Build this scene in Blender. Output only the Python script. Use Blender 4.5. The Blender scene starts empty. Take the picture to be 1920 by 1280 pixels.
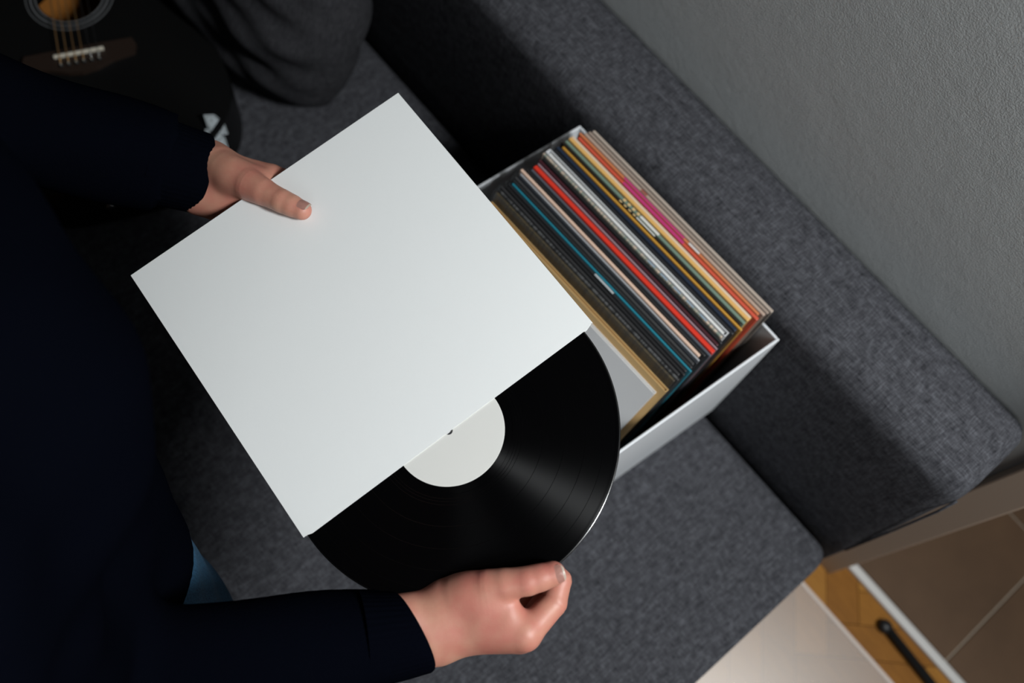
import bpy, bmesh, math, random
import numpy as np
from mathutils import Vector, Matrix

random.seed(7)
rng = np.random.default_rng(7)
scene = bpy.context.scene
COL = scene.collection

# ------------------------------------------------------------------ camera
cam_d = bpy.data.cameras.new('camera')
cam_d.sensor_width = 36.0
cam_d.lens = 35.0
cam_d.dof.use_dof = True
cam_d.dof.focus_distance = 0.925
cam_d.dof.aperture_fstop = 3.4
cam_d.clip_start = 0.05
cam = bpy.data.objects.new('camera', cam_d)
COL.objects.link(cam)
_xr = Vector((0.63919873, 0.76485603, 0.08012641))
_yd = Vector((0.73755425, -0.58018298, -0.34554514))
_zf = Vector((-0.2178043, 0.27996959, -0.93497503))
cam.matrix_world = Matrix(((_xr.x, -_yd.x, -_zf.x, 0.0),
                           (_xr.y, -_yd.y, -_zf.y, 0.0),
                           (_xr.z, -_yd.z, -_zf.z, 1.82),
                           (0, 0, 0, 1)))
scene.camera = cam

# ------------------------------------------------------------------ world, lights, exposure
world = bpy.data.worlds.new('world')
scene.world = world
world.use_nodes = True
bg = world.node_tree.nodes['Background']
bg.inputs['Color'].default_value = (0.80, 0.90, 1.0, 1)
bg.inputs['Strength'].default_value = 0.008

def area(name, loc, target, sx, sy, power, color):
    d = bpy.data.lights.new(name, 'AREA')
    d.shape = 'RECTANGLE'; d.size = sx; d.size_y = sy
    d.energy = power; d.color = color
    o = bpy.data.objects.new(name, d); COL.objects.link(o)
    o.location = loc
    o.rotation_euler = (Vector(target) - Vector(loc)).to_track_quat('-Z', 'Y').to_euler()
    return o
area('window_light', (0.80, 0.62, 2.20), (-0.3, 0.25, 0.8), 0.24, 0.40, 36.0, (0.95, 0.985, 1.0))
area('wall_fill_light', (1.3, -1.0, 2.6), (0.0, 0.6, 0.8), 1.0, 1.0, 9.0, (0.95, 0.98, 1.0))  # added weak fill that lifts the wall evenly; no actual window behind it

vs = scene.view_settings
scene.display_settings.display_device = 'sRGB'
vs.view_transform = 'Standard'; vs.look = 'None'
vs.exposure = 0.0; vs.gamma = 1.0
vs.use_curve_mapping = False

# ------------------------------------------------------------------ helpers
def mat(name, color=(0.5, 0.5, 0.5), rough=0.5, metal=0.0, **kw):
    m = bpy.data.materials.new(name); m.use_nodes = True
    b = m.node_tree.nodes['Principled BSDF']
    b.inputs['Base Color'].default_value = (*color, 1)
    b.inputs['Roughness'].default_value = rough
    b.inputs['Metallic'].default_value = metal
    for k, v in kw.items():
        b.inputs[k.replace('_', ' ')].default_value = v
    return m

class NT:
    def __init__(s, m):
        s.t = m.node_tree; s.b = s.t.nodes['Principled BSDF']
        s.out = s.t.nodes['Material Output']
    def n(s, typ, ins=None, **props):
        nd = s.t.nodes.new(typ)
        for k, v in props.items(): setattr(nd, k, v)
        for k, v in (ins or {}).items():
            if isinstance(v, bpy.types.NodeSocket): s.t.links.new(v, nd.inputs[k])
            else: nd.inputs[k].default_value = v
        return nd
    def link(s, a, b): s.t.links.new(a, b)
    def coord(s, out='Object', scale=(1, 1, 1), rot=(0, 0, 0)):
        tc = s.n('ShaderNodeTexCoord')
        mp = s.n('ShaderNodeMapping', {'Vector': tc.outputs[out], 'Scale': scale, 'Rotation': rot})
        return mp.outputs[0]
    def noise(s, vec, scale, detail=3, rough=0.6, dist=0.0):
        nd = s.n('ShaderNodeTexNoise', {'Vector': vec, 'Scale': scale, 'Detail': detail, 'Roughness': rough, 'Distortion': dist})
        return nd.outputs['Fac']
    def ramp(s, fac, stops):
        nd = s.n('ShaderNodeValToRGB', {'Fac': fac})
        e = nd.color_ramp.elements
        while len(e) < len(stops): e.new(0.5)
        for el, (p, c) in zip(e, stops):
            el.position = p; el.color = (*c, 1)
        return nd.outputs['Color']
    def math(s, op, a, b=None, c=None):
        nd = s.n('ShaderNodeMath', operation=op)
        for i, v in enumerate((a, b, c)):
            if v is None: continue
            if isinstance(v, bpy.types.NodeSocket): s.link(v, nd.inputs[i])
            else: nd.inputs[i].default_value = v
        return nd.outputs[0]
    def mix(s, fac, a, b, blend='MIX'):
        nd = s.n('ShaderNodeMix', data_type='RGBA', blend_type=blend)
        for i, v in ((0, fac), (6, a), (7, b)):
            if isinstance(v, bpy.types.NodeSocket): s.link(v, nd.inputs[i])
            else: nd.inputs[i].default_value = v if i == 0 else (*v, 1)
        return nd.outputs[2]
    def bump(s, h, strength=0.3, dist=0.001, normal=None):
        ins = {'Height': h, 'Strength': strength, 'Distance': dist}
        if normal is not None: ins['Normal'] = normal
        nd = s.n('ShaderNodeBump', ins)
        return nd.outputs[0]

def mesh_obj(name, bm_or_data, m=None, parent=None, smooth=False):
    if isinstance(bm_or_data, bmesh.types.BMesh):
        me = bpy.data.meshes.new(name); bm_or_data.to_mesh(me); bm_or_data.free()
    else:
        me = bm_or_data; me.name = name
    if smooth:
        me.polygons.foreach_set('use_smooth', [True] * len(me.polygons))
    o = bpy.data.objects.new(name, me); COL.objects.link(o)
    if m is not None: me.materials.append(m)
    if parent is not None: o.parent = parent
    return o

def tag(o, label=None, cat=None, group=None, kind=None):
    if label: o['label'] = label
    if cat: o['category'] = cat
    if group: o['group'] = group
    if kind: o['kind'] = kind
    return o

def thing(name, label, cat, loc=(0, 0, 0), group=None, rot=(0, 0, 0)):
    o = bpy.data.objects.new(name, None); COL.objects.link(o)
    o.empty_display_size = 0.05
    o.location = loc; o.rotation_euler = rot
    return tag(o, label, cat, group)

def add_box(bm, lo, hi, mtx=None, bevel=0.0, seg=2):
    lo = Vector(lo); hi = Vector(hi); c = (lo + hi) / 2; s = hi - lo
    r = bmesh.ops.create_cube(bm, size=1.0, matrix=Matrix.Translation(c) @ Matrix.Diagonal((s.x, s.y, s.z, 1)))
    vs_ = r['verts']
    if bevel > 0:
        ed = list({e for v in vs_ for e in v.link_edges})
        rb = bmesh.ops.bevel(bm, geom=ed, offset=bevel, segments=seg, profile=0.5, affect='EDGES', clamp_overlap=True)
        vs_ = list({v for f in rb['faces'] for v in f.verts} | {v for v in vs_ if v.is_valid})
    if mtx is not None:
        bmesh.ops.transform(bm, matrix=mtx, verts=vs_)
    return vs_

def box_obj(name, lo, hi, m, parent=None, bevel=0.0, seg=2, smooth=False):
    bm = bmesh.new(); add_box(bm, lo, hi, None, bevel, seg)
    return mesh_obj(name, bm, m, parent, smooth)

def prism(bm, pts, z0, z1):
    """pts: 2-D polygon (x,y) ccw -> closed prism"""
    a = [bm.verts.new((p[0], p[1], z0)) for p in pts]
    b = [bm.verts.new((p[0], p[1], z1)) for p in pts]
    bm.faces.new(list(reversed(a))); bm.faces.new(b)
    for i in range(len(pts)):
        j = (i + 1) % len(pts)
        bm.faces.new((a[i], a[j], b[j], b[i]))

def tube(bm, pts, r, seg=8):
    """round bar through 3-D points"""
    pts = [Vector(p) for p in pts]; rings = []
    for i, p in enumerate(pts):
        t = (pts[min(i + 1, len(pts) - 1)] - pts[max(i - 1, 0)]).normalized()
        u = t.orthogonal().normalized() if i == 0 else (rings_u - t * rings_u.dot(t)).normalized()
        rings_u = u; v = t.cross(u)
        rr = r[i] if isinstance(r, (list, tuple)) else r
        rings.append([bm.verts.new(p + (u * math.cos(2 * math.pi * k / seg) + v * math.sin(2 * math.pi * k / seg)) * rr) for k in range(seg)])
    for a, b in zip(rings, rings[1:]):
        for k in range(seg):
            bm.faces.new((a[k], a[(k + 1) % seg], b[(k + 1) % seg], b[k]))
    bm.faces.new(list(reversed(rings[0]))); bm.faces.new(rings[-1])

def lathe(bm, prof, seg=64, center=(0, 0, 0), close=False):
    """prof: (r,z) list revolved round +Z"""
    c = Vector(center); rings = []
    for r, z in prof:
        rings.append([bm.verts.new(c + Vector((r * math.cos(2 * math.pi * k / seg), r * math.sin(2 * math.pi * k / seg), z))) for k in range(seg)])
    pr = list(zip(rings, rings[1:]))
    if close: pr.append((rings[-1], rings[0]))
    for a, b in pr:
        for k in range(seg):
            bm.faces.new((a[k], a[(k + 1) % seg], b[(k + 1) % seg], b[k]))
    return rings

def grid_mesh(name, P):
    """P: (n,m,3) numpy grid -> mesh"""
    nn, mm = P.shape[:2]
    I = np.arange(nn * mm).reshape(nn, mm)
    Q = np.stack([I[:-1, :-1], I[1:, :-1], I[1:, 1:], I[:-1, 1:]], -1).reshape(-1, 4)
    return np_mesh(name, P.reshape(-1, 3), Q)

def np_mesh(name, V, Q):
    me = bpy.data.meshes.new(name)
    V = np.ascontiguousarray(V, np.float32); Q = np.ascontiguousarray(Q, np.int32)
    me.vertices.add(len(V)); me.vertices.foreach_set('co', V.ravel())
    me.loops.add(Q.size); me.loops.foreach_set('vertex_index', Q.ravel())
    me.polygons.add(len(Q))
    me.polygons.foreach_set('loop_start', np.arange(0, Q.size, 4, dtype=np.int32))
    me.update(calc_edges=True); me.validate()
    return me

def clip_poly(poly, x0, x1, y0, y1):
    def cut(ps, f, inter):
        out = []
        for i in range(len(ps)):
            a, b = ps[i - 1], ps[i]
            fa, fb = f(a), f(b)
            if fa != fb: out.append(inter(a, b))
            if fb: out.append(b)
        return out
    for ax, val, sg in ((0, x0, 1), (0, x1, -1), (1, y0, 1), (1, y1, -1)):
        if not poly: return poly
        def inter(a, b):
            t = (val - a[ax]) / (b[ax] - a[ax]); return (a[0] + t * (b[0] - a[0]), a[1] + t * (b[1] - a[1]))
        poly = cut(poly, lambda p: sg * (p[ax] - val) >= 0, inter)
    return poly

# ---- implicit surfaces (people): smooth union of tapered capsules, meshed with surface nets
def cap(P, a, b, ra, rb):
    a = np.array(a, np.float32); b = np.array(b, np.float32); ba = b - a
    h = np.clip(((P - a) @ ba) / max(float(ba @ ba), 1e-9), 0, 1)
    d = P - a - h[..., None] * ba
    return np.sqrt(np.einsum('...i,...i->...', d, d)) - (ra + (rb - ra) * h)
def smin(a, b, k):
    if k <= 0: return np.minimum(a, b)
    h = np.maximum(k - np.abs(a - b), 0) / k
    return np.minimum(a, b) - h * h * k * 0.25
def ell(P, c, r):
    q = (P - np.array(c, np.float32)) / np.array(r, np.float32)
    k0 = np.sqrt((q * q).sum(-1)); k1 = np.sqrt(((q / np.array(r, np.float32)) ** 2).sum(-1))
    return k0 * (k0 - 1) / np.maximum(k1, 1e-9)

def grid_points(org, axes, size, h):
    n = [int(round(s / h)) + 1 for s in size]
    ax = np.array(axes, np.float32)
    i, j, k = np.meshgrid(*[np.arange(m, dtype=np.float32) * h for m in n], indexing='ij')
    return np.array(org, np.float32) + i[..., None] * ax[0] + j[..., None] * ax[1] + k[..., None] * ax[2]

def surface_nets(F, P):
    s = F < 0
    nx, ny, nz = F.shape
    corners = [(a, b, c) for a in (0, 1) for b in (0, 1) for c in (0, 1)]
    def sl(A, o): return A[o[0]:nx - 1 + o[0], o[1]:ny - 1 + o[1], o[2]:nz - 1 + o[2]]
    cnt = sum(sl(s, o).astype(np.int8) for o in corners)
    mask = (cnt > 0) & (cnt < 8)
    idx = np.full(mask.shape, -1, np.int64); idx[mask] = np.arange(mask.sum())
    acc = np.zeros((mask.sum(), 3)); num = np.zeros(mask.sum())
    cF = {o: sl(F, o)[mask] for o in corners}
    cP = {o: sl(P, o)[mask] for o in corners}
    for o in corners:
        for ax in range(3):
            if o[ax]: continue
            q = list(o); q[ax] = 1; q = tuple(q)
            fa, fb = cF[o], cF[q]
            cr = (fa < 0) != (fb < 0)
            t = np.where(cr, fa / np.where(cr, fa - fb, 1), 0)
            pt = cP[o] + t[:, None] * (cP[q] - cP[o])
            acc += np.where(cr[:, None], pt, 0); num += cr
    V = acc / num[:, None]
    quads = []
    for ax in range(3):
        o1, o2 = [(1, 2), (2, 0), (0, 1)][ax]
        a = [slice(None)] * 3; b = [slice(None)] * 3
        a[ax] = slice(0, -1); b[ax] = slice(1, None)
        for o in (o1, o2):
            a[o] = slice(1, -1); b[o] = slice(1, -1)
        sa, sb = s[tuple(a)], s[tuple(b)]
        cr = sa != sb
        def cell(d1, d2):
            q = [None] * 3; q[ax] = slice(None)
            for o, d in ((o1, d1), (o2, d2)):
                q[o] = slice(0, -1) if d else slice(1, None)
            return idx[tuple(q)][cr]
        q4 = np.stack([cell(1, 1), cell(0, 1), cell(0, 0), cell(1, 0)], 1)
        flip = ~sa[cr]
        q4[flip] = q4[flip][:, ::-1]
        quads.append(q4)
    return V, np.concatenate(quads)

# ------------------------------------------------------------------ materials
def fabric_mat(name, dark, light, bump=0.5):
    m = mat(name, light, 0.95); t = NT(m)
    c1 = t.coord(scale=(70, 900, 900)); c2 = t.coord(scale=(900, 70, 70))
    n1 = t.noise(c1, 1.0, 3, 0.65); n2 = t.noise(c2, 1.0, 3, 0.65)
    big = t.noise(t.coord(), 90, 3, 0.6)
    h = t.math('MULTIPLY_ADD', t.math('ADD', n1, n2), 0.5, t.math('MULTIPLY', t.math('SUBTRACT', big, 0.5), 0.25))
    col = t.ramp(h, [(0.35, dark), (0.51, tuple((a + b) * 0.42 for a, b in zip(dark, light))), (0.69, light)])
    t.link(col, t.b.inputs['Base Color'])
    t.link(t.bump(h, bump, 0.0006), t.b.inputs['Normal'])
    t.b.inputs['Sheen Weight'].default_value = 0.0
    t.b.inputs['Specular IOR Level'].default_value = 0.12
    return m
M_sofa = fabric_mat('grey_heather_upholstery', (0.015, 0.015, 0.018), (0.122, 0.124, 0.138))
M_pillow = fabric_mat('charcoal_cushion_cloth', (0.020, 0.020, 0.023), (0.060, 0.060, 0.066))

M_wall = mat('grey_wall_paint', (0.60, 0.625, 0.62), 0.8)
t = NT(M_wall)
w1 = t.noise(t.coord(), 430, 4, 0.6); w2 = t.noise(t.coord(), 24, 3, 0.5)
w3 = t.noise(t.coord(), 130, 2, 0.4)
spk = t.math('GREATER_THAN', t.noise(t.coord(), 38, 1, 0.4), 0.80)
hh = t.math('ADD', t.math('ADD', w1, t.math('MULTIPLY', w2, 1.2)), t.math('ADD', t.math('MULTIPLY', w3, 0.5), t.math('MULTIPLY', spk, 0.7)))
t.link(t.bump(hh, 0.35, 0.0018), t.b.inputs['Normal'])
t.b.inputs['Specular IOR Level'].default_value = 0.25

M_box = mat('white_coated_board', (0.72, 0.74, 0.76), 0.45)
M_card = mat('white_cardboard', (0.80, 0.815, 0.805), 0.62)
t = NT(M_card)
t.link(t.bump(t.noise(t.coord(), 500, 2), 0.06, 0.0004), t.b.inputs['Normal'])
M_trim = mat('beige_trim_paint', (0.46, 0.36, 0.28), 0.5)
M_threshold = mat('pale_threshold_metal', (0.62, 0.60, 0.57), 0.4)
M_black = mat('black_plastic', (0.008, 0.008, 0.008), 0.45)
M_grout = mat('tile_grout', (0.32, 0.26, 0.20), 0.9)
M_tile = mat('brown_tile', (0.15, 0.095, 0.058), 0.55, Specular_IOR_Level=0.2)
t = NT(M_tile)
t.link(t.ramp(t.noise(t.coord('Object'), 6, 4), [(0.3, (0.085, 0.048, 0.026)), (0.7, (0.115, 0.066, 0.036))]), t.b.inputs['Base Color'])
M_under = mat('dark_subfloor', (0.05, 0.03, 0.015), 0.9)
M_wood = []
for i, (a, b) in enumerate((((0.24, 0.095, 0.012), (0.36, 0.150, 0.020)), ((0.20, 0.075, 0.009), (0.31, 0.125, 0.016)), ((0.28, 0.115, 0.016), (0.41, 0.185, 0.030)))):
    m = mat('oak_parquet_%s' % 'abc'[i], a, 0.45, Specular_IOR_Level=0.15); t = NT(m)
    g = t.noise(t.coord('Generated', scale=(3, 40, 3)), 1.5, 4, 0.6)
    t.link(t.ramp(g, [(0.3, a), (0.7, b)]), t.b.inputs['Base Color'])
    M_wood.append(m)

# ------------------------------------------------------------------ setting
YW = 0.735
bm = bmesh.new()
add_box(bm, (-3.0, YW, 0), (0.285, YW + 0.12, 2.7))
add_box(bm, (1.15, YW, 0), (2.4, YW + 0.12, 2.7))
add_box(bm, (0.285, YW, 2.05), (1.15, YW + 0.12, 2.7))
tag(mesh_obj('wall_back', bm, M_wall), 'grey painted plaster wall with fine roller texture behind the sofa', kind='structure')

floor = mesh_obj('floor', (lambda b: (add_box(b, (-3.0, -2.2, -0.06), (2.4, 0.748, -0.012)), b)[1])(bmesh.new()), M_under)
tag(floor, 'orange oak herringbone parquet floor', kind='structure')
# herringbone planks, run at 45 degrees to the wall
PW, PL, GAP = 0.060, 0.240, 0.0012
near = []; far = bmesh.new()
R45 = math.radians(45)
def rot45(p): return (p[0] * math.cos(R45) - p[1] * math.sin(R45) + 0.05, p[0] * math.sin(R45) + p[1] * math.cos(R45) + 0.012)
planks = []
nrep = int(PL / PW)
for i in range(-80, 80):
    for j in range(-16, 16):
        # classic herringbone: one lying, one standing plank per step
        ox = i * PW + j * PL; oy = i * PW - j * PL
        planks.append(((ox, oy), (ox + PL, oy + PW)))
        planks.append(((ox - PW + PW, oy + PW), (ox + PW, oy + PW + PL)))
seen = set(); nk = 0
for (a, b) in planks:
    q = [(a[0] + GAP / 2, a[1] + GAP / 2), (b[0] - GAP / 2, a[1] + GAP / 2), (b[0] - GAP / 2, b[1] - GAP / 2), (a[0] + GAP / 2, b[1] - GAP / 2)]
    key = (round(a[0], 3), round(a[1], 3), round(b[0], 3))
    if key in seen: continue
    seen.add(key)
    w = clip_poly([rot45(p) for p in q], -3.0, 2.4, -2.2, 0.748)
    if len(w) < 3: continue
    cx = sum(p[0] for p in w) / len(w); cy = sum(p[1] for p in w) / len(w)
    dz = random.uniform(-0.0004, 0.0004)
    if 0.02 < cx < 1.0 and 0.05 < cy < 0.76:
        pb = bmesh.new(); prism(pb, w, -0.012, dz)
        o = mesh_obj('plank', pb, random.choice(M_wood), floor); nk += 1
    else:
        prism(far, w, -0.012, dz)
fo = mesh_obj('distant_planks', far, M_wood[0], floor); fo['kind'] = 'stuff'

tf = mesh_obj('floor', (lambda b: (add_box(b, (0.0, 0.7668, -0.06), (2.4, 2.6, -0.004)), b)[1])(bmesh.new()), M_grout)
tag(tf, 'brown tiled floor beyond the doorway', kind='structure')
TS = 0.306; x0 = 0.536
for i in range(-2, 6):
    for j in range(0, 6):
        ax_, ay_ = x0 + i * TS, 0.768 + j * TS
        tb = bmesh.new()
        add_box(tb, (max(ax_ + 0.002, 0.001), ay_ + 0.002, -0.02), (min(ax_ + TS - 0.002, 2.399), ay_ + TS - 0.002 , 0.0), bevel=0.001, seg=1)
        mesh_obj('tile', tb, M_tile, tf)

def casing(name, lo, hi, label):
    bm = bmesh.new(); add_box(bm, lo, hi, bevel=0.003, seg=2)
    return tag(mesh_obj(name, bm, M_trim), label, kind='structure')
casing('trim_1', (0.243, 0.713, 0.0), (0.291, YW, 2.10), 'beige painted door casing standing beside the sofa end')
casing('trim_2', (1.144, 0.713, 0.0), (1.192, YW, 2.10), 'beige painted door casing on the far side of the doorway')
casing('trim_3', (0.243, 0.713, 2.10), (1.192, YW, 2.148), 'beige painted head casing over the doorway')
bm = bmesh.new(); add_box(bm, (0.291, 0.749, -0.01), (1.144, 0.7665, 0.008), bevel=0.004, seg=2)
tag(mesh_obj('trim_4', bm, M_threshold), 'pale threshold strip between the parquet and the brown tiles', kind='structure')

# clear plastic mat on the parquet
M_mat = mat('clear_floor_mat_plastic', (0.72, 0.64, 0.57), 0.5, Specular_IOR_Level=0.0)
t = NT(M_mat)
tr = t.n('ShaderNodeBsdfTransparent', {'Color': (0.95, 0.93, 0.9, 1)})
mx = t.n('ShaderNodeMixShader', {0: 0.11})
gl = t.n('ShaderNodeBsdfGlossy', {'Color': (1, 0.97, 0.93, 1), 'Roughness': 0.40})
mx2 = t.n('ShaderNodeMixShader', {0: 0.075})
t.link(tr.outputs[0], mx.inputs[1]); t.link(t.b.outputs[0], mx.inputs[2])
t.link(mx.outputs[0], mx2.inputs[1]); t.link(gl.outputs[0], mx2.inputs[2]); t.link(mx2.outputs[0], t.out.inputs['Surface'])
M_matedge = mat('floor_mat_rim_plastic', (0.72, 0.62, 0.55), 0.3)
mt = thing('floor_mat', 'clear glossy plastic mat lying on the parquet by the sofa end', 'mat', (0.7, 0.1, 0.0))
box_obj('sheet', (-0.9, -0.75, 0.0008), (0.6, 0.558, 0.0026), M_mat, mt)
box_obj('raised_rim', (-0.9, 0.558, 0.0008), (0.6, 0.565, 0.0040), M_matedge, mt, 0.001, 1)

# black rod on the floor by the threshold
rd = thing('black_rod', 'thin black rod with rounded knob end lying beside the threshold', 'rod', (0.42, 0.722, 0.011))
bm = bmesh.new(); tube(bm, [(0.008, 0, 0), (0.65, -0.045, 0)], 0.0085, 12)
mesh_obj('shaft', bm, M_black, rd, True)
bm = bmesh.new(); bmesh.ops.create_uvsphere(bm, u_segments=16, v_segments=10, radius=0.0125)
bmesh.ops.scale(bm, vec=(1.15, 1, 0.88), verts=bm.verts)
mesh_obj('knob', bm, M_black, rd, True)

# ------------------------------------------------------------------ sofa
sofa = thing('sofa', 'long grey upholstered sofa with flat seat standing against the grey wall', 'sofa', (0, 0, 0))
XL = -1.95
def rounded_slab(name, prof, xa, xb, m, parent, endr=0.02, nseg=5, wob=0.0):
    """profile (y,z) ccw, extruded along x, its ends pulled in for a soft rim"""
    prof = np.array(prof); c = prof.mean(0)
    xs = []
    for k in range(nseg + 1):
        a = math.pi / 2 * k / nseg
        xs.append((xa + endr * (1 - math.sin(a)), endr * (1 - math.cos(a)) if False else endr * (1 - math.sin(a)) * 0 + endr * (1 - math.cos(math.pi / 2 - a))))
    L = [(xa + endr * (1 - math.cos(math.pi / 2 * k / nseg)), endr * (1 - math.sin(math.pi / 2 * k / nseg))) for k in range(nseg + 1)]
    Rr = [(xb - (x - xa), ins) for x, ins in reversed(L)]
    mid = [(xa + (xb - xa) * f, 0.0) for f in np.linspace(0.05, 0.95, 24)]
    d = prof - c; ln = np.linalg.norm(d, axis=1, keepdims=True)
    bm = bmesh.new(); rings = []
    for x, ins in L + mid + Rr:
        p = c + d * (1 - ins / np.maximum(ln, 0.05))
        rings.append([bm.verts.new((x, q[0], q[1])) for q in p])
    n_ = len(prof)
    for a, b in zip(rings, rings[1:]):
        for k in range(n_):
            bm.faces.new((a[k], b[k], b[(k + 1) % n_], a[(k + 1) % n_]))
    bm.faces.new(rings[0]); bm.faces.new(list(reversed(rings[-1])))
    bmesh.ops.recalc_face_normals(bm, faces=bm.faces)
    return mesh_obj(name, bm, m, parent, True)
def arc(cx, cy, r, a0, a1, n=7):
    return [(cx + r * math.cos(math.radians(a0 + (a1 - a0) * k / n)), cy + r * math.sin(math.radians(a0 + (a1 - a0) * k / n))) for k in range(n + 1)]
seat_prof = arc(-0.107, 0.395, 0.025, 180, 90) + [(y, 0.42) for y in np.linspace(-0.06, 0.52, 12)] + arc(0.555, 0.400, 0.020, 90, 0) + [(0.575, 0.30), (0.575, 0.215)] + [(-0.112, 0.215), (-0.132, 0.24)]
rounded_slab('seat_cushion', seat_prof, XL, 0.207, M_sofa, sofa, 0.022)
back_prof = [(0.582, 0.30), (0.584, 0.45), (0.589, 0.58), (0.594, 0.68)] + arc(0.632, 0.722, 0.036, 175, 92, 8) + [(0.66, 0.7595), (0.69, 0.758)] + arc(0.706, 0.732, 0.024, 85, 0, 5) + [(0.731, 0.60), (0.731, 0.45), (0.731, 0.30)]
rounded_slab('backrest', back_prof, XL, 0.214, M_sofa, sofa, 0.022)
bm = bmesh.new(); add_box(bm, (XL + 0.02, -0.09, 0.075), (0.185, 0.70, 0.212), bevel=0.01)
mesh_obj('base_frame', bm, M_sofa, sofa)
for fx in (XL + 0.12, 0.10):
    for fy in (-0.06, 0.62):
        bm = bmesh.new(); lathe(bm, [(0.0, 0.0), (0.022, 0.0), (0.028, 0.075), (0.0, 0.075)], 16, (fx, fy, 0))
        mesh_obj('foot', bm, M_black, sofa)
# welt seam along the end of the backrest
bm = bmesh.new()
tube(bm, [(0.2135, y, z) for y, z in [(0.588, 0.43), (0.592, 0.58), (0.598, 0.69), (0.606, 0.725)]], 0.0016, 6)
mesh_obj('seam', bm, M_sofa, sofa, True)

# ------------------------------------------------------------------ throw cushion
PN = 56
u = np.linspace(-1, 1, PN)
U, Vv = np.meshgrid(u, u, indexing='ij')
def pillow_side(sgn):
    prof = np.clip(1 - np.abs(U) ** 3.2, 0, 1) ** 0.5 * np.clip(1 - np.abs(Vv) ** 3.2, 0, 1) ** 0.5
    pin = 1 - 0.05 * (U * U) * (1 - Vv * Vv); pin2 = 1 - 0.05 * (Vv * Vv) * (1 - U * U)
    x = 0.215 * U * pin2 * (1 - 0.15 * U ** 2 * Vv ** 2); z = 0.215 * Vv * pin * (1 - 0.15 * U ** 2 * Vv ** 2)
    fold = 0.007 * np.sin(9 * Vv + 3.0 * U + 1.2 * np.sin(4 * U)) + 0.005 * np.sin(15 * Vv - 5 * U + 0.8) + 0.004 * np.sin(21 * (Vv + 0.6 * U))
    y = sgn * (0.105 * prof + fold * prof * (0.4 + 0.6 * np.abs(U)))
    return np.stack([x, y, z], -1)
A_ = pillow_side(-1); B_ = pillow_side(1)
nn = PN * PN; I = np.arange(nn).reshape(PN, PN)
Qa = np.stack([I[:-1, :-1], I[1:, :-1], I[1:, 1:], I[:-1, 1:]], -1).reshape(-1, 4)
me = np_mesh('cushion', np.concatenate([A_.reshape(-1, 3), B_.reshape(-1, 3)]), np.concatenate([Qa, Qa[:, ::-1] + nn]))
bm = bmesh.new(); bm.from_mesh(me); bmesh.ops.remove_doubles(bm, verts=bm.verts, dist=0.0004); bpy.data.meshes.remove(me)
cush = mesh_obj('throw_cushion', bm, M_pillow, None, True)
cush.rotation_euler = (math.radians(-11), math.radians(2), math.radians(6))
cush.location = (-0.990, 0.452, 0.629)
tag(cush, 'plump charcoal throw cushion standing on the seat against the sofa backrest', 'cushion')

# ------------------------------------------------------------------ acoustic guitar lying on the seat
M_gloss = mat('black_lacquer', (0.004, 0.004, 0.004), 0.4, Specular_IOR_Level=0.25)
M_top = mat('black_lacquer_top', (0.004, 0.004, 0.004), 0.5, Specular_IOR_Level=0.2)
M_ros = mat('grey_rosette_inlay', (0.15, 0.155, 0.16), 0.5)
M_inside = mat('amber_wood_inside', (0.42, 0.16, 0.03), 0.6)
M_bone = mat('cream_bone', (0.62, 0.57, 0.47), 0.45)
M_string = mat('bronze_string', (0.42, 0.24, 0.10), 0.4, 0.7)
M_dark = mat('dark_rosewood', (0.020, 0.011, 0.007), 0.5)
M_steel = mat('polished_steel', (0.55, 0.55, 0.55), 0.25, 1.0)
M_plate = mat('silver_plate', (0.46, 0.51, 0.53), 0.5, 0.15)
ga = math.atan2(-0.397, 0.918)
gt = thing('acoustic_guitar', 'black acoustic guitar lying on its back on the sofa seat behind the left arm', 'guitar', (-1.046, 0.17, 0.423), rot=(0, 0, ga))
# local frame: +x towards the tail, +y to the far side, saddle at the origin
half = [(0.224, 0.0), (0.2235, 0.03), (0.221, 0.076), (0.208, 0.118), (0.182, 0.158), (0.143, 0.190), (0.095, 0.203), (0.038, 0.197), (-0.03, 0.183), (-0.09, 0.160), (-0.14, 0.140), (-0.18, 0.133), (-0.22, 0.139), (-0.27, 0.146), (-0.31, 0.135), (-0.335, 0.105), (-0.345, 0.055), (-0.347, 0.0)]
def smooth_path(pts, sub=5):
    out = []
    P_ = [Vector((*p, 0)) for p in pts]
    for i in range(len(P_) - 1):
        p0, p1, p2, p3 = P_[max(i - 1, 0)], P_[i], P_[i + 1], P_[min(i + 2, len(P_) - 1)]
        for k in range(sub):
            s_ = k / sub
            q = 0.5 * ((2 * p1) + (-p0 + p2) * s_ + (2 * p0 - 5 * p1 + 4 * p2 - p3) * s_ * s_ + (-p0 + 3 * p1 - 3 * p2 + p3) * s_ ** 3)
            out.append((q.x, q.y))
    out.append((P_[-1].x, P_[-1].y)); return out
hp = smooth_path(half)
outline = hp + [(x, -y) for x, y in reversed(hp[1:-1])]
GH = 0.104
SC = (-0.1155, 0.0); SR = 0.048
bm = bmesh.new()
rings = []
for z, ins in ((0.0, 0.006), (0.003, 0.001), (0.006, 0.0), (GH - 0.004, 0.0), (GH - 0.001, 0.0015)):
    rings.append([bm.verts.new((x * (1 - ins / 0.2), y * (1 - ins / 0.2), z)) for x, y in outline])
for a, b in zip(rings, rings[1:]):
    for k in range(len(a)):
        bm.faces.new((a[k], a[(k + 1) % len(a)], b[(k + 1) % len(a)], b[k]))
bm.faces.new(list(reversed(rings[0])))
bmesh.ops.recalc_face_normals(bm, faces=bm.faces)
mesh_obj('body', bm, M_gloss, gt)
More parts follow.
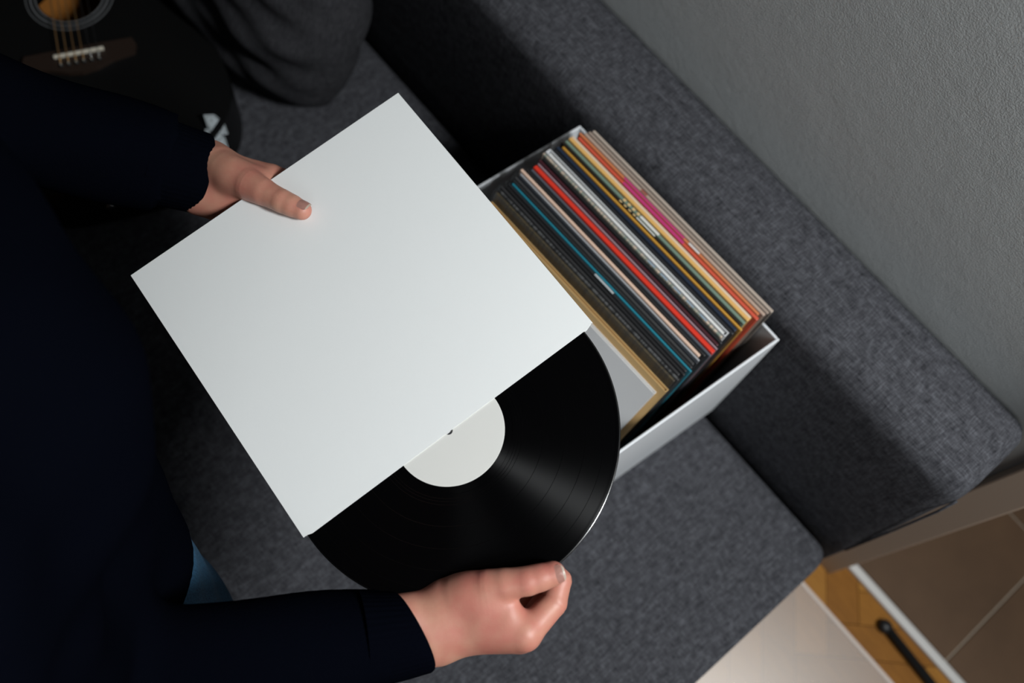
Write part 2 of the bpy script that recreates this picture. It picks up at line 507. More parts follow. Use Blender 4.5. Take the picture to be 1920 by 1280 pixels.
# top plate with a real sound hole
bm = bmesh.new()
no = len(outline)
ang = [math.atan2(y - SC[1], x - SC[0]) for x, y in outline]
for zz in (GH - 0.0012, GH + 0.0016):
    o_ = [bm.verts.new((x * 0.992, y * 0.992, zz)) for x, y in outline]
    i_ = [bm.verts.new((SC[0] + SR * math.cos(a), SC[1] + SR * math.sin(a), zz)) for a in ang]
    for k in range(no):
        j = (k + 1) % no
        bm.faces.new((o_[k], o_[j], i_[j], i_[k]))
    if zz < GH: lo_o, lo_i = o_, i_
for k in range(no):
    j = (k + 1) % no
    bm.faces.new((lo_o[k], lo_o[j], o_[j], o_[k])); bm.faces.new((lo_i[j], lo_i[k], i_[k], i_[j]))
bmesh.ops.recalc_face_normals(bm, faces=bm.faces)
mesh_obj('top_plate', bm, M_top, gt)
bm = bmesh.new(); lathe(bm, [(0.0, 0.010), (0.10, 0.010), (0.10, 0.012), (0.0, 0.012)], 40, (SC[0], 0, 0))
tag(mesh_obj('inner_back', bm, M_inside, gt), 'amber wood seen through the sound hole')
for ra, rb in ((0.0500, 0.0518), (0.0565, 0.0588), (0.0640, 0.0653)):
    bm = bmesh.new(); z0, z1 = GH + 0.001, GH + 0.0022
    lathe(bm, [(ra, z0), (ra, z1), (rb, z1), (rb, z0)], 64, (SC[0], 0, 0))
    mesh_obj('rosette_ring', bm, M_ros, gt)
bm = bmesh.new()
br = [(-0.012, -0.078), (0.0, -0.082), (0.014, -0.078), (0.020, -0.045), (0.030, -0.02), (0.033, 0.0), (0.030, 0.02), (0.020, 0.045), (0.014, 0.078), (0.0, 0.082), (-0.012, 0.078), (-0.013, 0.0)]
prism(bm, br, GH + 0.001, GH + 0.0095)
mesh_obj('bridge', bm, M_dark, gt)
bm = bmesh.new(); add_box(bm, (-0.0022, -0.036, GH + 0.008), (0.0022, 0.036, GH + 0.0145), bevel=0.001)
mesh_obj('saddle', bm, M_bone, gt)
for k in range(6):
    y = -0.0275 + 0.011 * k
    bm = bmesh.new(); lathe(bm, [(0.0, 0.0), (0.0030, 0.0), (0.0036, 0.0025), (0.0018, 0.0045), (0.0, 0.0046)], 12, (0.016, y, GH + 0.0094))
    pin = mesh_obj('bridge_pin', bm, M_black, gt, True)
    bm = bmesh.new(); lathe(bm, [(0.0, 0.0), (0.0010, 0.0), (0.0010, 0.0006), (0.0, 0.0007)], 8, (0.016, y, GH + 0.0140))
    mesh_obj('pearl_dot', bm, M_bone, pin)
    yn = y * 0.66
    bm = bmesh.new()
    tube(bm, [(0.0145, y, GH + 0.0105), (0.0, y, GH + 0.0150), (-0.10, y * 0.95, GH + 0.0145), (-0.66, yn, GH + 0.0115)], 0.0009 - 0.00009 * k, 6)
    mesh_obj('string', bm, M_string if k < 4 else M_steel, gt, True)
bm = bmesh.new(); add_box(bm, (-0.67, -0.027, GH - 0.012), (-0.335, 0.027, GH + 0.006), bevel=0.006); mesh_obj('neck', bm, M_dark, gt)
bm = bmesh.new(); add_box(bm, (-0.67, -0.027, GH + 0.0062), (-0.18, 0.027, GH + 0.0095), bevel=0.001); mesh_obj('fretboard', bm, M_dark, gt)
bm = bmesh.new(); add_box(bm, (-0.84, -0.036, GH - 0.016), (-0.668, 0.036, GH), bevel=0.004); mesh_obj('headstock', bm, M_gloss, gt)
bm = bmesh.new(); lathe(bm, [(0.0, 0.0), (0.0058, 0.0), (0.0040, 0.004), (0.0040, 0.008), (0.0062, 0.011), (0.0055, 0.0135), (0.0030, 0.0142), (0.0, 0.0135)], 20)
ep = mesh_obj('end_pin', bm, M_steel, gt, True); ep.location = (0.2225, -0.004, 0.066); ep.rotation_euler = (0, math.radians(90), 0)
# two pointed dotted plates on the rim of the lower bout
for k, (px_, py_, an) in enumerate(((0.157, 0.1640, 50.0), (0.1735, 0.1600, 45.0))):
    bm = bmesh.new()
    prism(bm, [(-0.011, -0.010), (0.003, -0.023), (0.0115, -0.008), (0.010, 0.012), (-0.002, 0.025), (-0.0115, 0.010)], 0.0, 0.0016)
    pl = mesh_obj('pointed_plate', bm, M_plate, gt)
    nx_, ny_ = math.cos(math.radians(an)), math.sin(math.radians(an))
    zx = Vector((nx_, ny_, 0.75)).normalized(); yy = (Vector((0, 0, 1)) - zx * zx.z).normalized(); xx = yy.cross(zx)
    pl.matrix_local = Matrix(((xx.x, yy.x, zx.x, px_ + nx_ * 0.006), (xx.y, yy.y, zx.y, py_ + ny_ * 0.006), (xx.z, yy.z, zx.z, 0.1035 - 0.012 * k), (0, 0, 0, 1)))
    bm = bmesh.new()
    fr = [(-0.0095, -0.0085), (0.0025, -0.0195), (0.0098, -0.0065), (0.0084, 0.0105), (-0.0018, 0.0215), (-0.0098, 0.0090)]
    for a, b in zip(fr, fr[1:] + fr[:1]): tube(bm, [(a[0], a[1], 0.0017), (b[0], b[1], 0.0017)], 0.0005, 5)
    mesh_obj('engraved_border', bm, M_black, pl)
    bm = bmesh.new()
    for dx, dy in ((0.0, 0.011), (-0.0045, 0.001), (0.0, -0.001), (0.0045, -0.003), (0.001, -0.011)):
        lathe(bm, [(0.0, 0.0015), (0.0013, 0.0015), (0.0013, 0.0019), (0.0, 0.0019)], 10, (dx, dy, 0))
    mesh_obj('dots', bm, M_black, pl)

# ------------------------------------------------------------------ white storage box
bx = thing('storage_box', 'open white storage box full of records standing on the sofa seat', 'box', (-0.2570, 0.409, 0.4215), rot=(0, 0, math.radians(-0.5)))
BX, BY, BH, BT = 0.187, 0.180, 0.298, 0.0035
def panel(name, lo, hi):
    o = box_obj(name, lo, hi, M_box, bx, 0.0012, 2)
    for v in o.data.vertices: v.co.x += 0.065 * v.co.y      # the worn box leans out of square
    return o
panel('base_panel', (-BX, -BY, 0), (BX, BY, 0.035))
panel('side_panel', (-BX, -BY, 0.035), (-BX + BT, BY, BH))
panel('side_panel', (BX - BT, -BY, 0.035), (BX, BY, BH))
panel('front_panel', (-BX + BT, -BY, 0.035), (BX - BT, -BY + BT, BH))
panel('back_panel', (-BX + BT, BY - BT, 0.035), (BX - BT, BY, BH))

# ------------------------------------------------------------------ records in the box
def cover_mat(name, col, rough=0.45, speck=None):
    m = mat(name, col, rough)
    if speck:
        t = NT(m)
        f = t.noise(t.coord(scale=(170, 1, 6)), 1.0, 3)
        t.link(t.ramp(f, [(0.44, col), (0.50, speck), (0.56, speck), (0.60, col)]), t.b.inputs['Base Color'])
    return m
M_clear = mat('clear_polythene', (0.15, 0.16, 0.17), 0.18)
t = NT(M_clear)
tr = t.n('ShaderNodeBsdfTransparent')
mx = t.n('ShaderNodeMixShader', {0: 0.06})
t.link(tr.outputs[0], mx.inputs[1]); t.link(t.b.outputs[0], mx.inputs[2]); t.link(mx.outputs[0], t.out.inputs['Surface'])
M_inner = mat('white_inner_paper', (0.70, 0.69, 0.66), 0.7)
SWid, SHei = 0.312, 0.312
BASEZ = 0.4215 + 0.0355
# label, colour, thickness, y of the top edge, shift in x, kind(0 spine up / 1 mouth up), plastic, speck
RECS = [
 ('plain pale grey record sleeve at the very front of the white box', (0.74, 0.74, 0.74), 5.0, 0.4110, -0.004, 1, 0, None),
 ('thick tan kraft record sleeve directly behind the front pale grey one', (0.62, 0.40, 0.17), 6.5, 0.4225, 0.003, 1, 0, None),
 ('olive brown mottled record sleeve directly behind the tan one', (0.045, 0.036, 0.024), 3.2, 0.4300, 0.0, 0, 1, (0.08, 0.06, 0.03)),
 ('dull black record sleeve with scuffed grey edge behind the olive brown one', (0.022, 0.022, 0.023), 3.2, 0.4342, 0.002, 0, 1, (0.10, 0.10, 0.10)),
 ('charcoal record sleeve second in the dark run behind the tan one', (0.030, 0.029, 0.030), 3.4, 0.4385, -0.002, 0, 1, None),
 ('matt black record sleeve third in the dark run before the teal spine', (0.012, 0.012, 0.013), 3.6, 0.4429, 0.002, 0, 0, None),
 ('black record sleeve with a pale title patch just before the teal spine', (0.016, 0.016, 0.018), 3.6, 0.4470, 0.0, 0, 1, None),
 ('thin teal blue record spine between black sleeves', (0.015, 0.20, 0.27), 2.6, 0.4505, 0.004, 0, 0, None),
 ('black record sleeve directly behind the teal spine', (0.020, 0.020, 0.021), 3.6, 0.4542, 0.001, 0, 1, None),
 ('dark grey record sleeve two behind the teal spine', (0.045, 0.045, 0.046), 3.4, 0.4582, -0.001, 0, 1, None),
 ('blue black record sleeve in front of the thin silver grey one', (0.014, 0.017, 0.022), 3.2, 0.4622, 0.001, 0, 0, None),
 ('thin silver grey record sleeve just in front of the pink one', (0.42, 0.43, 0.45), 2.0, 0.4645, 0.0, 0, 1, None),
 ('pale pink record sleeve between silver grey and black ones', (0.72, 0.50, 0.38), 4.2, 0.4686, -0.004, 0, 1, None),
 ('black record sleeve directly behind the pale pink one', (0.013, 0.013, 0.014), 3.6, 0.4735, 0.0, 0, 1, None),
 ('slim slate grey record sleeve just in front of the bright red one', (0.09, 0.10, 0.12), 3.0, 0.4776, 0.004, 0, 1, None),
 ('bright red record sleeve in the middle of the white box', (0.66, 0.035, 0.016), 6.0, 0.4832, 0.003, 0, 0, None),
 ('thin dusty mauve record sleeve right behind the bright red one', (0.36, 0.24, 0.27), 2.2, 0.4882, 0.003, 0, 1, None),
 ('dark maroon record sleeve behind the dusty mauve one', (0.055, 0.010, 0.016), 3.8, 0.4921, 0.0, 0, 1, None),
 ('jet black record sleeve in front of the beige speckled one', (0.012, 0.012, 0.013), 4.0, 0.4970, 0.001, 0, 0, None),
 ('beige record sleeve with speckled spine in front of the thick white one', (0.58, 0.46, 0.36), 3.0, 0.5015, -0.004, 0, 0, (0.22, 0.26, 0.22)),
 ('thick white record sleeve behind the beige speckled one', (0.70, 0.71, 0.72), 7.5, 0.5075, -0.003, 1, 0, None),
 ('black record sleeve directly behind the thick white one', (0.014, 0.014, 0.016), 4.4, 0.5143, 0.001, 0, 1, None),
 ('navy blue record sleeve in front of the mustard one', (0.012, 0.022, 0.045), 4.6, 0.5194, 0.0, 0, 1, None),
 ('thin mustard yellow record sleeve behind the navy one', (0.50, 0.25, 0.035), 3.4, 0.5243, 0.004, 0, 0, None),
 ('narrow black brown record sleeve between mustard and sage green ones', (0.020, 0.014, 0.010), 2.6, 0.5279, -0.002, 0, 0, None),
 ('sage green record sleeve with a pale label in its spine', (0.16, 0.23, 0.175), 4.4, 0.5322, 0.0, 0, 0, None),
 ('thick pale yellow record sleeve with cream back edge', (0.70, 0.40, 0.12), 8.0, 0.5394, 0.0, 0, 1, None),
 ('crimson and orange record sleeve behind the thick yellow one', (0.58, 0.085, 0.045), 4.6, 0.5470, 0.006, 0, 0, None),
 ('burnt orange record sleeve behind the crimson one', (0.58, 0.19, 0.075), 3.6, 0.5518, 0.002, 0, 0, None),
 ('pinkish taupe record sleeve third from the back of the box', (0.44, 0.32, 0.25), 4.4, 0.5563, 0.007, 0, 1, None),
 ('brown taupe record sleeve second from the back of the box', (0.33, 0.255, 0.205), 4.0, 0.5611, 0.008, 0, 1, None),
 ('greyish taupe record sleeve at the very back leaning on the box', (0.42, 0.345, 0.285), 4.4, 0.5660, 0.010, 0, 1, None),
]
NR = len(RECS)
TH = np.array([r[2] for r in RECS]) / 1000
lean0, lean1 = math.radians(5.0), math.radians(17.0)
LEAN = [lean1 + (lean0 - lean1) * i / (NR - 1) for i in range(NR)]
LEAN[0], LEAN[1] = math.radians(27.0), math.radians(24.0)
YT = [r[3] + 0.010 * i / (NR - 1) for i, r in enumerate(RECS)]
for i in range(NR - 2, -1, -1):     # keep neighbours clear of each other
    gap = (0.0006 if RECS[i][6] or RECS[i + 1][6] else 0.0001) + max(0.0, SHei * (math.cos(LEAN[i + 1]) - math.cos(LEAN[i]))) * math.tan(LEAN[i + 1])
    YT[i] = min(YT[i], YT[i + 1] - (TH[i] + TH[i + 1]) / 2 - gap)
# fit: lay the stack out from back to front at base height, lean growing to the front
for i, (lab, col, th, yt, dx, kd, pls, spk) in enumerate(RECS):
    f = i / (NR - 1)
    lean = LEAN[i]
    th = th / 1000
    y_top = YT[i]
    y_bot = y_top - math.sin(lean) * SHei
    cm = cover_mat('cover_' + '_'.join(lab.split()[:3]), col, 0.42, spk)
    r = thing('record_sleeve', lab, 'record sleeve', (-0.2495 + dx, y_bot, BASEZ + math.sin(lean) * th / 2), 'records standing in the white box', rot=(-lean, 0, math.radians(1.3)))
    w = SWid / 2
    bm = bmesh.new()
    if kd == 0:
        add_box(bm, (-w, -th / 2, 0), (w, th / 2, SHei), bevel=min(0.0011, th * 0.3), seg=2)
        jk = mesh_obj('jacket', bm, cm, r)
    else:
        bt = 0.0009
        add_box(bm, (-w, -th / 2, 0), (w, -th / 2 + bt, SHei))
        add_box(bm, (-w, th / 2 - bt, 0), (w, th / 2, SHei))
        add_box(bm, (-w, -th / 2 + bt, 0), (w, th / 2 - bt, bt))
        for s_ in (-1, 1):
            add_box(bm, (min(s_ * w, s_ * (w - bt)), -th / 2 + bt, bt), (max(s_ * w, s_ * (w - bt)), th / 2 - bt, SHei))
        jk = mesh_obj('jacket', bm, cm, r)
        bm = bmesh.new()
        k_in = (th - 2 * bt) * 0.5
        add_box(bm, (-w + 0.004, -k_in / 2, 0.001), (w - 0.004, k_in / 2, SHei - 0.003))
        im = M_inner if col[0] < 0.6 or i in (0, 20) else cover_mat('inner_' + str(i), tuple(c * 0.8 for c in col), 0.6)
        mesh_obj('inner_sleeve', bm, im, r)
    if pls:
        bm = bmesh.new(); e = 0.0032; tt = th / 2 + 0.00022
        add_box(bm, (-w - e, -tt, 0.0), (w + e, -tt + 0.00008, SHei + 0.0016))
        add_box(bm, (-w - e, tt - 0.00008, 0.0), (w + e, tt, SHei + 0.0010))
        for s_ in (-1, 1):
            add_box(bm, (min(s_ * (w + e), s_ * (w + e - 0.0001)), -tt, 0.0), (max(s_ * (w + e), s_ * (w + e - 0.0001)), tt, SHei + 0.001))
        mesh_obj('plastic_cover', bm, M_clear, r)
    def patch(nm, xa, xb, c, lab2):
        bm = bmesh.new(); add_box(bm, (xa, -th / 2 + 0.0004, SHei - 0.001), (xb, th / 2 - 0.0004, SHei + 0.0002))
        tag(mesh_obj(nm, bm, mat('print_' + nm + str(i), c, 0.5), r), lab2)
    if 'pale title patch' in lab: patch('title_patch', 0.000, 0.032, (0.42, 0.45, 0.46), 'pale grey title patch on the black spine')
    if 'thick pale yellow' in lab:
        bm = bmesh.new(); add_box(bm, (-w + 0.001, 0.0004, SHei - 0.002), (w - 0.001, th / 2 - 0.0003, SHei + 0.0003))
        tag(mesh_obj('cream_edge', bm, mat('cream_edge_print', (0.68, 0.53, 0.38), 0.5), r), 'cream half of the thick yellow spine')
    if 'sage green' in lab:
        patch('title_patch', -0.022, 0.010, (0.66, 0.65, 0.60), 'off white label on the green spine')
        for k in range(4): patch('spine_mark', -0.052 + k * 0.008, -0.048 + k * 0.008, (0.62, 0.45, 0.22), 'small tan mark on the green spine')
    if 'crimson' in lab: patch('magenta_band', -0.075, 0.030, (0.50, 0.035, 0.17), 'magenta length of the spine')
    if 'burnt orange' in lab:
        patch('title_patch', 0.038, 0.056, (0.62, 0.58, 0.56), 'pale mark on the orange spine')
    if 'pinkish taupe' in lab:
        patch('spine_mark', -0.055, -0.045, (0.30, 0.10, 0.07), 'brick red mark on the taupe spine')
    if 'beige record' in lab:
        for k in range(5): patch('spine_mark', 0.03 + k * 0.022, 0.042 + k * 0.022, (0.25, 0.33, 0.40), 'blue grey mark on the beige spine')

# ------------------------------------------------------------------ held record and its white sleeve
c0 = Vector((-0.3257, 0.1714, 0.9505))
nz = Vector((-0.098, -0.143, 1.0)).normalized()
ex = Vector((0.3167, -0.0204, 0.0311)); ex = (ex - nz * ex.dot(nz)).normalized()
ey = nz.cross(ex)
FR = Matrix(((ex.x, ey.x, nz.x, c0.x), (ex.y, ey.y, nz.y, c0.y), (ex.z, ey.z, nz.z, c0.z), (0, 0, 0, 1)))
sl = thing('white_record_sleeve', 'blank white record sleeve held flat in both hands with the record half out', 'record sleeve')
sl.matrix_world = FR
W2 = 0.1585; HT = 0.0015; BD = 0.0006
def sheet(name, z0):
    n1, n2 = 40, 40
    xs = np.linspace(-W2, W2, n1); ys = np.linspace(-W2, W2, n2)
    bm = bmesh.new(); lay = []
    for dz in (0.0, BD):
        g = []
        for y in ys:
            row = []
            for x in xs:
                f_ = x
                # mouth side: bow opens a little, its two corners are nicked back
                bow = (0.0004 if z0 > 0 else -0.0004) * max(0, x / W2) ** 3 * (1 - (y / W2) ** 2)
                edge = max(abs(x), abs(y)) / W2
                fl = 0
                nick = -0.0028 * max(0, (abs(y) / W2 - 0.985) / 0.015) if x > W2 * 0.999 else 0
                row.append(bm.verts.new((x + nick, y, z0 + dz + bow + fl)))
            g.append(row)
        lay.append(g)
    a, b = lay
    for i in range(n2 - 1):
        for j in range(n1 - 1):
            bm.faces.new((b[i][j], b[i][j + 1], b[i + 1][j + 1], b[i + 1][j]))
            bm.faces.new((a[i][j], a[i + 1][j], a[i + 1][j + 1], a[i][j + 1]))
    bor = [(0, j) for j in range(n1)] + [(i, n1 - 1) for i in range(1, n2)] + [(n2 - 1, j) for j in range(n1 - 2, -1, -1)] + [(i, 0) for i in range(n2 - 2, 0, -1)]
    for p, q in zip(bor, bor[1:] + bor[:1]):
        bm.faces.new((a[p[0]][p[1]], a[q[0]][q[1]], b[q[0]][q[1]], b[p[0]][p[1]]))
    return mesh_obj(name, bm, M_card, sl, False)
sheet('front_panel', HT - BD); sheet('back_panel', -HT)
for nm, lo, hi in (('spine', (-W2 - 0.0002, -W2, -HT * 0.75), (-W2 + 0.0008, W2, HT * 0.75)), ('glued_edge', (-W2, -W2 - 0.0002, -HT * 0.7), (W2 - 0.002, -W2 + 0.0008, HT * 0.7)), ('glued_edge', (-W2, W2 - 0.0008, -HT * 0.7), (W2 - 0.002, W2 + 0.0002, HT * 0.7))):
    box_obj(nm, lo, hi, M_card, sl, 0.0003, 1)

M_vinyl = mat('black_vinyl', (0.0010, 0.0010, 0.0012), 0.30, Specular_IOR_Level=0.11)
t = NT(M_vinyl)
t.b.inputs['Anisotropic'].default_value = 0.98
t.b.inputs['Anisotropic Rotation'].default_value = 0.25
tg = t.n('ShaderNodeTangent', direction_type='RADIAL', axis='Z')
t.link(tg.outputs[0], t.b.inputs['Tangent'])
tc = t.n('ShaderNodeTexCoord'); ln = t.n('ShaderNodeVectorMath', {0: tc.outputs['Object']}, operation='LENGTH')
band = t.noise(t.n('ShaderNodeCombineXYZ', {0: ln.outputs['Value']}).outputs[0], 420, 2, 0.7)
t.link(t.math('MULTIPLY_ADD', band, 0.10, 0.36), t.b.inputs['Roughness'])
M_deadwax = mat('smooth_black_vinyl', (0.0010, 0.0010, 0.0012), 0.22, Specular_IOR_Level=0.3)
M_label = mat('off_white_paper_label', (0.68, 0.675, 0.64), 0.65)
rec = thing('vinyl_record', 'black vinyl record with blank white label sliding out of the white sleeve', 'record')
rec.matrix_world = FR @ Matrix.Translation((0.1575, -0.0035, 0.0))
bm = bmesh.new()
lathe(bm, [(0.0036, -0.0008), (0.0036, 0.0008), (0.0500, 0.0008), (0.0565, 0.0007), (0.0570, 0.00085), (0.1465, 0.00085), (0.1485, 0.0011), (0.1505, 0.0008), (0.1510, 0.0), (0.1505, -0.0008), (0.1485, -0.0011), (0.1465, -0.00085), (0.0570, -0.00085), (0.0500, -0.0008)], 192, close=True)
bmesh.ops.recalc_face_normals(bm, faces=bm.faces)
dk = mesh_obj('disc', bm, M_vinyl, rec, False)
bm = bmesh.new(); lathe(bm, [(0.1500, 0.00092), (0.15085, 0.00075), (0.15125, 0.0003), (0.15130, 0.0), (0.15125, -0.0003), (0.15085, -0.00075), (0.1500, -0.00092)], 192)
mesh_obj('rim', bm, mat('polished_vinyl_rim', (0.003, 0.003, 0.003), 0.22, Specular_IOR_Level=0.9), rec, True)
for r_ in (0.060, 0.0625, 0.0655, 0.084, 0.103, 0.121, 0.137):
    bm = bmesh.new(); lathe(bm, [(r_, 0.00080), (r_ + 0.0001, 0.00089), (r_ + 0.0004, 0.00089), (r_ + 0.0005, 0.00080)], 160)
    mesh_obj('track_gap', bm, M_deadwax, dk)
for s_ in (1, -1):
    bm = bmesh.new(); lathe(bm, [(0.0036, 0.00078 * s_), (0.0036, 0.00100 * s_), (0.0494, 0.00100 * s_), (0.0499, 0.00092 * s_), (0.0499, 0.00078 * s_)], 128)
    bmesh.ops.recalc_face_normals(bm, faces=bm.faces)
    mesh_obj('paper_label', bm, M_label, rec)

# ------------------------------------------------------------------ person
M_skin = mat('skin', (0.45, 0.22, 0.16), 0.48)
t = NT(M_skin)
sn = t.noise(t.coord(), 55, 3, 0.6); s2 = t.noise(t.coord(), 700, 2, 0.6); s3 = t.noise(t.coord(), 16, 2, 0.5)
t.link(t.ramp(t.math('MULTIPLY_ADD', s3, 0.6, t.math('MULTIPLY', sn, 0.4)), [(0.32, (0.52, 0.27, 0.185)), (0.50, (0.49, 0.21, 0.150)), (0.68, (0.48, 0.155, 0.12))]), t.b.inputs['Base Color'])
vo = t.n('ShaderNodeTexVoronoi', {'Vector': t.coord(), 'Scale': 620.0}, feature='DISTANCE_TO_EDGE')
t.link(t.bump(t.math('ADD', t.math('MULTIPLY', vo.outputs['Distance'], 0.5), t.math('MULTIPLY', s2, 0.35)), 0.22, 0.0006), t.b.inputs['Normal'])
t.b.inputs['Subsurface Weight'].default_value = 0.12
t.b.inputs['Subsurface Radius'].default_value = (0.006, 0.0025, 0.0015)
M_nail = mat('thumbnail', (0.62, 0.33, 0.27), 0.25)
M_nailtip = mat('nail_free_edge', (0.70, 0.60, 0.50), 0.35)
M_navy = mat('navy_knit', (0.0013, 0.0017, 0.0034), 0.9)
t = NT(M_navy)
t.b.inputs['Specular IOR Level'].default_value = 0.0
wv = t.noise(t.coord(), 420, 3, 0.6)
t.link(t.bump(wv, 0.5, 0.001), t.b.inputs['Normal'])
M_denim = mat('blue_denim', (0.012, 0.045, 0.105), 0.85)
t = NT(M_denim)
t.link(t.ramp(t.noise(t.coord(scale=(1, 1, 0.4)), 650, 3, 0.7), [(0.35, (0.006, 0.040, 0.085)), (0.65, (0.020, 0.095, 0.18))]), t.b.inputs['Base Color'])
M_hair = mat('dark_brown_hair', (0.018, 0.011, 0.007), 0.8, Specular_IOR_Level=0.1)
M_shoe = mat('black_shoe_leather', (0.01, 0.01, 0.01), 0.5)

A = lambda *p: np.array(p, np.float32)
LW, LE, LS = A(-0.549, 0.141, 0.906), A(-0.700, -0.035, 1.030), A(-0.565, -0.175, 1.330)
RW, RE, RS = A(-0.047, 0.044, 0.943), A(-0.183, -0.188, 0.990), A(-0.195, -0.195, 1.330)
HIPL, HIPR = A(-0.465, -0.185, 0.90), A(-0.325, -0.185, 0.90)

def hand_field(P, side):
    f = None
    def add(d, k):
        nonlocal f
        f = d if f is None else smin(f, d, k)
    if side == 'L':
        fore = A(-0.6328, 0.0435, 0.975)
        add(cap(P, LW + (LE - LW) * 0.45, LW + A(-0.006, 0.012, 0.004), 0.029, 0.0215), 0)
        add(cap(P, LW + (LE - LW) * 0.45, LW + A(0.008, -0.014, -0.004), 0.028, 0.0200), 0.02)
        im, mm, rm, pm = A(-0.4975, 0.1925, 0.9190), A(-0.4773, 0.1857, 0.9200), A(-0.4643, 0.1664, 0.9165), A(-0.4582, 0.1470, 0.9135)
        add(cap(P, A(-0.543, 0.158, 0.911), im, 0.016, 0.0115), 0.02)
        add(cap(P, A(-0.540, 0.145, 0.906), mm, 0.016, 0.0110), 0.018)
        add(cap(P, A(-0.534, 0.134, 0.903), rm, 0.015, 0.0105), 0.018)
        add(cap(P, A(-0.528, 0.126, 0.901), pm, 0.0145, 0.0100), 0.018)
        th = [(A(-0.5350, 0.1545, 0.9265), 0.0180), (A(-0.4890, 0.1650, 0.9425), 0.0140), (A(-0.4510, 0.1770, 0.9525), 0.0107), (A(-0.4300, 0.1862, 0.9542), 0.0096)]
        fg = [[(im, .0105), (A(-0.4553, 0.2170, 0.9318), .0092), (A(-0.4326, 0.2230, 0.9368), .0082), (A(-0.4101, 0.2270, 0.9412), .0074)],
              [(mm, .0110), (A(-0.4318, 0.2050, 0.9330), .0092), (A(-0.4040, 0.2140, 0.9375), .0083), (A(-0.3806, 0.2210, 0.9415), .0075)],
              [(rm, .0105), (A(-0.4207, 0.1830, 0.9305), .0088), (A(-0.3940, 0.1920, 0.9350), .0080), (A(-0.3707, 0.1990, 0.9388), .0072)],
              [(pm, .0100), (A(-0.4237, 0.1590, 0.9270), .0080), (A(-0.4040, 0.1670, 0.9305), .0072), (A(-0.3863, 0.1730, 0.9335), .0066)]]
    else:
        add(cap(P, RW + (RE - RW) * 0.45, RW + A(-0.010, 0.010, 0.006), 0.029, 0.0195), 0)
        add(cap(P, RW + (RE - RW) * 0.45, RW + A(0.010, -0.004, -0.004), 0.029, 0.0205), 0.02)
        im, mm, rm, pm = A(0.0060, 0.0985, 0.9675), A(0.0055, 0.0960, 0.9490), A(-0.0025, 0.0910, 0.9320), A(-0.0135, 0.0850, 0.9185)
        add(cap(P, A(-0.044, 0.053, 0.949), im, 0.0175, 0.0125), 0.018)
        add(cap(P, A(-0.042, 0.052, 0.940), mm, 0.0175, 0.0120), 0.018)
        add(cap(P, A(-0.046, 0.052, 0.934), rm, 0.0165, 0.0110), 0.018)
        add(cap(P, A(-0.052, 0.054, 0.930), pm, 0.0150, 0.0100), 0.018)
        add(cap(P, A(-0.030, 0.085, 0.966), A(-0.006, 0.098, 0.965), 0.011, 0.009), 0.02)
        th = [(A(-0.0560, 0.0690, 0.9560), 0.0185), (A(-0.0430, 0.0980, 0.9770), 0.0132), (A(-0.0250, 0.1240, 0.9872), 0.0112), (A(-0.0160, 0.1445, 0.9897), 0.0105)]
        fg = [[(im, .0130), (A(0.0022, 0.1338, 0.9630), .0112), (A(-0.0085, 0.1500, 0.9640), .0098), (A(-0.0225, 0.1500, 0.9660), .0082)],
              [(mm, .0122), (A(-0.0045, 0.1350, 0.9475), .0104), (A(-0.0185, 0.1500, 0.9560), .0085), (A(-0.0370, 0.1455, 0.9628), .0075)],
              [(rm, .0110), (A(-0.0126, 0.1300, 0.9285), .0090), (A(-0.0307, 0.1410, 0.9430), .0080), (A(-0.0480, 0.1340, 0.9590), .0072)],
              [(pm, .0100), (A(-0.0240, 0.1150, 0.9185), .0080), (A(-0.0410, 0.1240, 0.9320), .0072), (A(-0.0560, 0.1180, 0.9510), .0066)]]
    # thumb
    d = None
    for (a, ra), (b, rb) in zip(th, th[1:]):
        q = cap(P, a, b, ra, rb); d = q if d is None else smin(d, q, 0.002)
    m_ = lambda a, b, t_: a + (b - a) * t_
    d = smin(d, cap(P, m_(th[0][0], th[1][0], 0.25), m_(th[1][0], th[2][0], 0.40), th[0][1] * 0.97, th[1][1] * 0.93), 0.004)
    d = smin(d, cap(P, m_(th[1][0], th[2][0], 0.5), m_(th[2][0], th[3][0], 0.5), th[2][1] * 1.06, th[2][1] * 0.98), 0.003)
    ax = (th[2][0] - th[1][0]); ax /= np.linalg.norm(ax)
    s = (P - th[2][0]) @ ax
    for off, am in ((-0.0028, 0.00020), (0.0, 0.00028), (0.0026, 0.00020)):
        d = d + am * np.exp(-((s - off) / 0.0007) ** 2)
    s1 = (P - th[1][0]) @ ax
    for off, am in ((-0.006, 0.00008), (-0.001, 0.00014), (0.003, 0.00012)):
        d = d + am * np.exp(-((s1 - off) / 0.0009) ** 2)
    d = smin(d, cap(P, th[2][0] + (th[2][0] - th[1][0]) * 0.02, th[2][0], th[2][1] * 1.0, th[2][1] * 1.0), 0.002)
    add(d, 0.014)
    # web of skin between thumb and index
    add(cap(P, (th[0][0] + th[1][0]) / 2, (im + A(*(fg[0][0][0])) ) / 2 * 0.55 + (th[1][0]) * 0.45, 0.011, 0.0075), 0.014)
    for ch in fg:
        d = None
        for (a, ra), (b, rb) in zip(ch, ch[1:]):
            q = cap(P, a, b, ra, rb); d = q if d is None else smin(d, q, 0.0015)
        for jn in (1, 2):
            ax = ch[jn + 1][0] - ch[jn - 1][0]; ax = ax / np.linalg.norm(ax)
            s = (P - ch[jn][0]) @ ax
            dd = ((P - ch[jn][0]) ** 2).sum(-1)
            d = d + (dd < 0.0004) * 0.0004 * np.exp(-(s / 0.0008) ** 2)
        add(d, 0.004)
    return f

